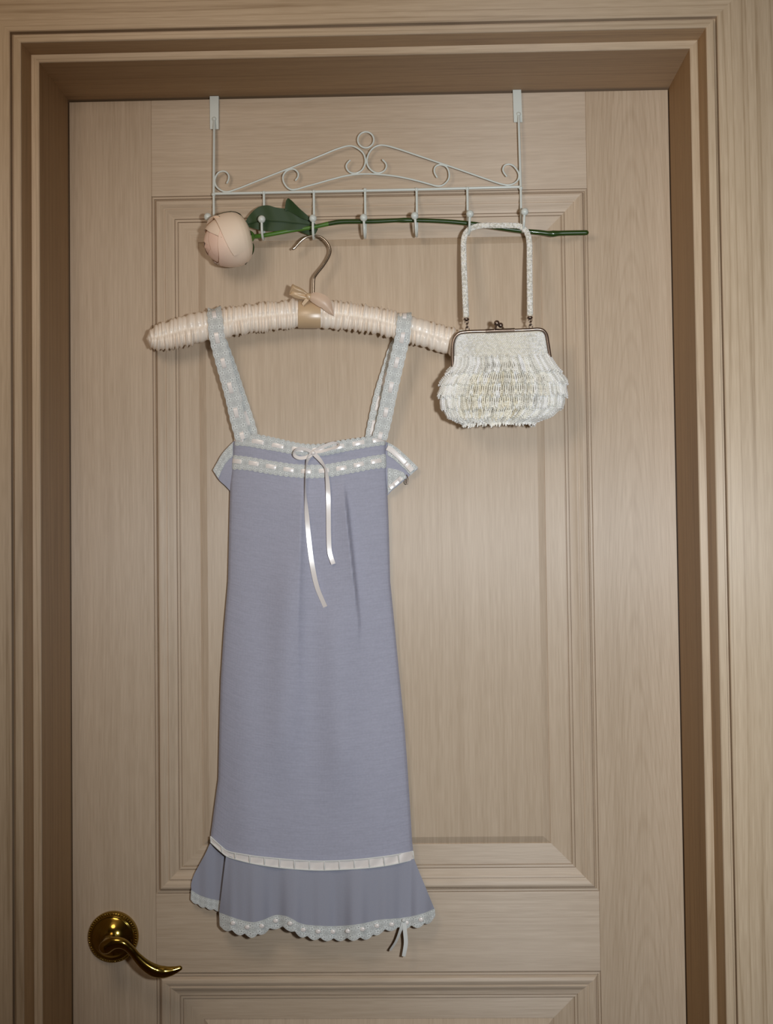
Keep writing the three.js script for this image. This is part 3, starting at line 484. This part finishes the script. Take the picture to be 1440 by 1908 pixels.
  part(bow, 'tail', ribbonPath([[581, 845, .035, .3], [574, 855, .0345, .9], [570.5, 872, .034, 1.35], [569, 900, .0345, 1.4], [569.5, 928, .0345, 1.1], [572, 965, .0340, .35], [576, 1010, .0338, .15], [582, 1055, .0338, .05], [591, 1095, .0336, -.35], [606, 1131, .0335, -.5]], 9, 140), M.ribbon);
  part(bow, 'tail', ribbonPath([[585, 845, .035, .3], [597, 858, .0345, .7], [606, 872, .034, 1.15], [609.5, 890, .0345, .7], [611.5, 920, .035, .2], [612, 960, .0352, 0], [612.5, 1000, .0352, 0], [614.5, 1030, .035, .1], [621, 1051, .0345, .3]], 8.5, 120), M.ribbon);

  // hem: ribbon insertion
  const zs = (u, v) => zDress(u, v) + .0006;
  const ST = [[392.5, 1559], [402, 1568], [412, 1577], [423, 1585.5], [450, 1591.5], [479, 1596], [520, 1600], [560, 1603.5], [597, 1604.7], [640, 1603.5], [687, 1599.5], [730, 1594], [769.5, 1586.5]];
  const SB = [[392.5, 1569], [402, 1578], [412, 1587], [423, 1595.5], [450, 1604], [479, 1610.5], [520, 1616.5], [560, 1620], [597, 1621.5], [640, 1620], [687, 1617], [730, 1611], [771, 1601.5]];
  part(dress, 'hem_ribbon', loft(ST, SB, (u, v, s, t) => zs(u, 1585) + .0012 + .0007 * Math.sin(s * 80 + 2 * t) + .0006 * Math.sin(s * 27), 260, 8, .0004, [1, 1]), M.ribbon, 'blush satin ribbon along the hem seam');
  { const gs = [wire(ST.map(p => [p[0], p[1], zs(p[0], 1585) + .0020]), .0009, 0, 160, 6), wire(SB.map(p => [p[0], p[1], zs(p[0], 1585) + .0020]), .0009, 0, 160, 6)]; const a = curve2(ST).getSpacedPoints(14), b = curve2(SB).getSpacedPoints(14); a.forEach((p, i) => { const q = b[i]; gs.push(wire([[p.x, p.y, zs(p.x, 1585) + .0022], [(p.x + q.x) / 2, (p.y + q.y) / 2, zs(p.x, 1585) + .0036], [q.x, q.y, zs(q.x, 1585) + .0022]], .00075, 0, 12, 6)); }); part(dress, 'ladder_edging', gs, M.thread, 'white ladder edging with crossbars'); }
  // flounce, gathered and flaring, then its lace edge
  const wave = (u) => .0042 * Math.sin(u * .058 + .5) + .0034 * Math.sin(u * .105 + 1.2) + .0004 * Math.sin(u * .31);
  const FT = [[421, 1593], [450, 1603], [479, 1610], [520, 1616], [560, 1619.5], [597, 1621], [640, 1619.5], [687, 1616], [730, 1610], [771, 1600]];
  const FB = [[408, 1702], [430, 1710], [454.6, 1717.5], [473, 1720], [490, 1716], [513.6, 1707], [534.5, 1709.5], [562, 1723], [597, 1727], [636, 1727], [673, 1723], [704.6, 1716], [750, 1712], [784, 1705], [810, 1695]];
  const LB = [[409, 1728], [427, 1735], [454.6, 1743], [475, 1745.5], [493, 1738], [513.6, 1729.5], [534.5, 1731.5], [562, 1745], [597, 1751], [638.6, 1751.5], [687, 1748], [715, 1736], [750, 1730], [791, 1724], [811, 1710]];
  const zF = (u, v, t) => zDress(mix(u, clamp(u, 425, 765), 1), 1585) + .0005 + .006 * t + wave(u) * (.25 + .75 * t) - .004 * t * gauss(u - 408, 10);
  part(dress, 'flounce', loft(FT, FB, (u, v, s, t) => zF(u, v, t * .82), 170, 24, .0005, [4, 1.2]), M.sheer, 'sheer gathered flounce');
  const eyelet = (list) => list;
  part(dress, 'hem_lace', loft(off(FB, -2), scal(LB, 5.5, 17, 1).map((p, i) => [p[0], p[1] - 3.5]), (u, v, s, t) => zF(u, v, .82 + .18 * t) + .0008, 264, 8, .0005, [12, 1]), M.lace, 'scalloped white lace hem');
  { const gs = []; const c = curve2(FB.map((p, i) => [p[0], p[1] + 9])).getSpacedPoints(15); for (let i = 1; i < 15; i++) { const p = c[i]; const q = at(p.x, p.y, zF(p.x, p.y, .9) + .0022); const g = new THREE.SphereGeometry(1, 10, 8); g.scale(.0034, .0028, .0010); g.translate(q.x, q.y, q.z); gs.push(g); } part(dress, 'lace_dots', gs, M.ribbon); }
  // back flounce showing at the left
  const zBk = (u, v, t) => .0085 + .002 * t + .0012 * Math.sin(u * .2);
  part(dress, 'back_flounce', loft([[393, 1567], [382, 1592], [370, 1614], [361, 1631], [356, 1648], [357, 1663]], [[426, 1588], [422, 1610], [420, 1632], [418, 1652], [416, 1668], [414, 1682]], (u, v, s, t) => zBk(u, v, s), 30, 14, .0005, [1, 1], false), M.sheer);
  part(dress, 'back_hem_lace', loft([[356, 1658], [372, 1668], [390, 1674], [414, 1679]], scal([[355, 1676], [371, 1686], [389, 1692], [414, 1697]], 3, 4, 1), (u, v, s, t) => zBk(u, v, 1) + .001, 30, 6, .0005, [3, 1]), M.lace);
  // small bow hanging from the hem lace
  const hb = subgroup(dress, 'hem_bow', at(752, 1716, zF(752, 1716, .9) + .003), 'tiny white satin bow at the lower hem');
  const zh = zF(752, 1716, .9) + .0025;
  part(hb, 'tail', ribbonPath([[752, 1716, zh + .001, .2], [746, 1734, zh + .001, .7], [738, 1754, zh, .9], [727, 1771, zh, 1.0]], 7, 40), M.thread);
  part(hb, 'tail', ribbonPath([[752, 1714, zh + .002, .2], [754.5, 1735, zh + .002, 0], [756, 1758, zh + .001, .1], [752, 1782, zh, .5]], 7.5, 40), M.thread);
  part(hb, 'knot', ball(at(752, 1715, zh + .0025), .0026, 12, 8), M.thread);
}

// ---------------------------------------------------------------- beaded purse
{
  const purse = thing('beaded_purse', at(935, 710, .052), 'small ivory beaded evening purse with fringe and clasp frame hanging from the right hooks', 'purse');
  const PZ = .0550;
  const seed = rng(99);
  const beadG = new THREE.IcosahedronGeometry(1, 1);
  function beads(parent, name, list, label) {
    const m = new THREE.InstancedMesh(beadG, M.pearl, list.length); m.name = name; m.userData.kind = 'stuff'; if (label) m.userData.label = label; const w = wpos(parent), q = new THREE.Matrix4(), c = new THREE.Color();
    list.forEach((b, i) => { q.makeScale(b[1], b[2] || b[1], b[1]); q.setPosition(b[0].x - w.x, b[0].y - w.y, b[0].z - w.z); m.setMatrixAt(i, q); const k = b[3] ?? 1, y = b[4] ?? 0; c.setRGB(Math.min(1, 1.06 * k + .02 * y), Math.min(1, 1.05 * k) - .05 * y, Math.min(1, .99 * k) - .20 * y); m.setColorAt(i, c); });
    m.castShadow = m.receiveShadow = true; parent.add(m); return m;
  }
  // bag body: half widths in the picture at each height, and its pillow depth
  const OL = [[617, 853], [624, 849], [640, 845], [662, 845], [680, 845], [692, 838], [704, 828], [720, 823], [735, 822], [750, 825], [765, 832], [777, 842], [785, 858], [789, 874]];
  const OR = [[613, 1010], [624, 1017], [640, 1020], [662, 1024], [672, 1029], [689, 1037], [704, 1049], [720, 1052], [735, 1051], [750, 1047], [762, 1040], [774, 1024], [783, 1003], [789, 985]];
  const dep = v => table([[612, .006], [640, .011], [665, .015], [700, .019], [735, .021], [760, .019], [780, .013], [790, .006]], v);
  const bagP = (q, v, lift = 0) => { // q: -1 left edge .. 1 right edge on the front half; beyond that the back half
    const l = table(OL, v), r = table(OR, v), a = q * Math.PI / 2; const hw = (r - l) / 2; const cx = (l + r) / 2; const sx = Math.sin(a) * (1 + .12 * Math.cos(a) * Math.cos(a)), cz = Math.sign(Math.cos(a)) * Math.pow(Math.abs(Math.cos(a)), .6);
    return at(cx + sx * (hw - 3) + Math.sin(a) * lift / PX, v - (q > -1 && q < 1 ? Math.sin(a) * 2 : 0), PZ + cz * (dep(v) - .002) + Math.cos(a) * lift);
  };
  part(purse, 'bag', sheet((s, t) => { const v = mix(615, 788, t); return bagP(-2 + 4 * s, v, 0); }, 90, 40, 0), M.lining);
  { const g = sheet((s, t) => bagP(-2 + 4 * s, mix(788, 789.5, t), -.004 * t), 60, 2, 0); part(purse, 'bag_bottom', g, M.lining); }
  // flat beaded yoke, row upon row
  { const l = []; for (let v = 622; v < 668; v += 2.5) { const n = 74; for (let i = 0; i < n; i++) { const q = -1 + 2 * (i + .5 * (Math.round(v / 2.5) % 2)) / (n - 1); l.push([bagP(clamp(q, -1, 1), v + seed() * .4, .0006), .00098, 0, .74 + .32 * seed(), seed() < .1 ? .3 : 0]); } } beads(purse, 'bead_panel', l, 'flat panel of tiny seed beads'); }
  // tiers of looped fringe right round the bag
  const tiers = [[664, 692], [686, 713], [707, 736], [729, 759], [750, 778], [768, 790]];
  tiers.forEach(([v0, v1], k) => {
    const l = []; const n = 128; const lift = .0014 + .0004 * k;
    for (let i = 0; i < n; i++) {
      const q = -1.35 + 2.7 * i / (n - 1); const len = (v1 - v0) * (1 + .22 * (seed() - .3)); const br = .66 + .44 * seed(); const yel = gauss(q + .05, .35) * (k > 0 && k < 5 ? 1 : .4) * seed(); const nb = 11, jit = 5 * (seed() - .5); const loopW = .016 + .006 * seed(); const hang = .0012 * seed();
      for (let sgn = -1; sgn <= 1; sgn += 2) for (let j = 0; j < nb; j++) { const f = j / (nb - 1); const v = Math.min(v0 + jit + len * f, 797); const w = Math.sin(Math.PI * Math.pow(f, 1.4)) * loopW * sgn * .55; const p = bagP(q + w, Math.min(v, 788), lift + .0042 * f * f + hang); if (v > 788) p.y -= (v - 788) * PX; l.push([p, .00092 + .0002 * seed(), .0012, br * (.93 + .14 * seed()), yel]); }
    }
    beads(purse, 'fringe', l, k === 0 ? 'looped pearl bead fringe, top tier' : undefined);
  });
  // metal frame
  const FR = [[843.5, 682], [843, 664], [843, 647], [846, 632], [851, 624], [858, 620], [873, 618], [910, 617], [947, 616], [985, 614.5], [1004, 613.5], [1012, 616], [1017.5, 623], [1021, 641], [1024.5, 664]];
  part(purse, 'frame', [wire(FR.map(p => [p[0], p[1], PZ + .0055]), .0022, 0, 160, 10), wire(FR.map(p => [p[0], p[1] + 1, PZ - .0035]), .0022, 0, 160, 10)], M.antique, 'antique silver metal clasp frame');
  part(purse, 'clasp_plate', loft([[905, 613.5], [932, 612.5], [959, 611.5]], [[905, 620], [932, 619], [959, 618]], (u, v, s, t) => PZ + .0078 + .0022 * Math.sin(Math.PI * t), 20, 10, .005), M.antique);
  { const cl = subgroup(purse, 'clasp', at(929, 605, PZ + .004), 'kiss-lock clasp of two metal balls');
    part(cl, 'ball', ball(at(925.5, 602, PZ + .007), .0037, 20, 14), M.antique); part(cl, 'ball', ball(at(932.5, 606, PZ + .003), .0034, 20, 14), M.antique);
    part(cl, 'post', wire([[921, 615, PZ + .009], [923, 610, PZ + .0085], [925, 604, PZ + .007]], .0013, 0, 16, 8), M.antique); part(cl, 'post', wire([[938.5, 614, PZ + .006], [936, 610, PZ + .0045], [933, 606, PZ + .003]], .0013, 0, 16, 8), M.antique); }
  // beaded rope handle over two hooks
  const HP = [[868.5, 590, .0545], [867, 560, .0495], [866, 536, .0455], [864.5, 500, .0395], [863.5, 463, .033], [864, 447, .0305], [867, 436, .0292], [874, 427.5, .0288], [884, 423, .0288], [897, 420.5, .0288], [926, 420, .0288], [952, 420, .0288], [968, 421.5, .0288], [978, 428, .0290], [983.5, 438, .0298], [986, 452, .0315], [986.5, 490, .038], [986.8, 526, .044], [987.2, 560, .0495], [987.5, 587, .0542]].map(p => at(...p));
  const HC = new THREE.CatmullRomCurve3(HP, false, 'centripetal'); const rh = .0029;
  const rope = part(purse, 'handle', limb(HP, () => rh, 200, 12), M.lining, 'rope handle covered in pearl beads');
  { const l = []; const L = HC.getLength(), n = Math.floor(L / .00185); for (let i = 0; i < n; i++) { const s = (i + .5) / n, p = HC.getPointAt(s), t = HC.getTangentAt(s); const b = t.clone().cross(V(0, 0, 1)).normalize(), c = b.clone().cross(t); for (let k = 0; k < 10; k++) { const a = (k + .28 * i) / 10 * 2 * Math.PI; l.push([p.clone().addScaledVector(b, Math.cos(a) * rh).addScaledVector(c, Math.sin(a) * rh), .00105, 0, .60 + .48 * seed(), .3 * seed()]); } }
    const m = beads(rope, 'rope_beads', l); }
  // end caps and chain links
  for (const [u0, v0, u1, v1] of [[868.8, 595, 871, 617], [987.2, 592, 989, 612]]) {
    const p = at(u0, v0, PZ); const cap = new THREE.LatheGeometry([[0, .002], [.0026, .0019], [.0037, .0008], [.0037, -.0008], [.0024, -.0018], [.0012, -.0026], [0, -.0028]].map(q => new THREE.Vector2(q[0], q[1])).reverse(), 20); cap.translate(p.x, p.y, p.z); part(purse, 'end_cap', cap, M.antique);
    for (let k = 0; k < 3; k++) { const f = (k + .6) / 3.1; const c = at(mix(u0, u1, f), mix(v0, v1, f), PZ + .001); const t = new THREE.TorusGeometry(.0023, .0007, 8, 18); t.scale(1, 1.35, 1); t.rotateY(k % 2 ? 1.35 : .25); t.translate(c.x, c.y, c.z); part(purse, 'chain_link', t, M.antique); }
  }
}

shadows(scene);
renderer.render(scene, camera);
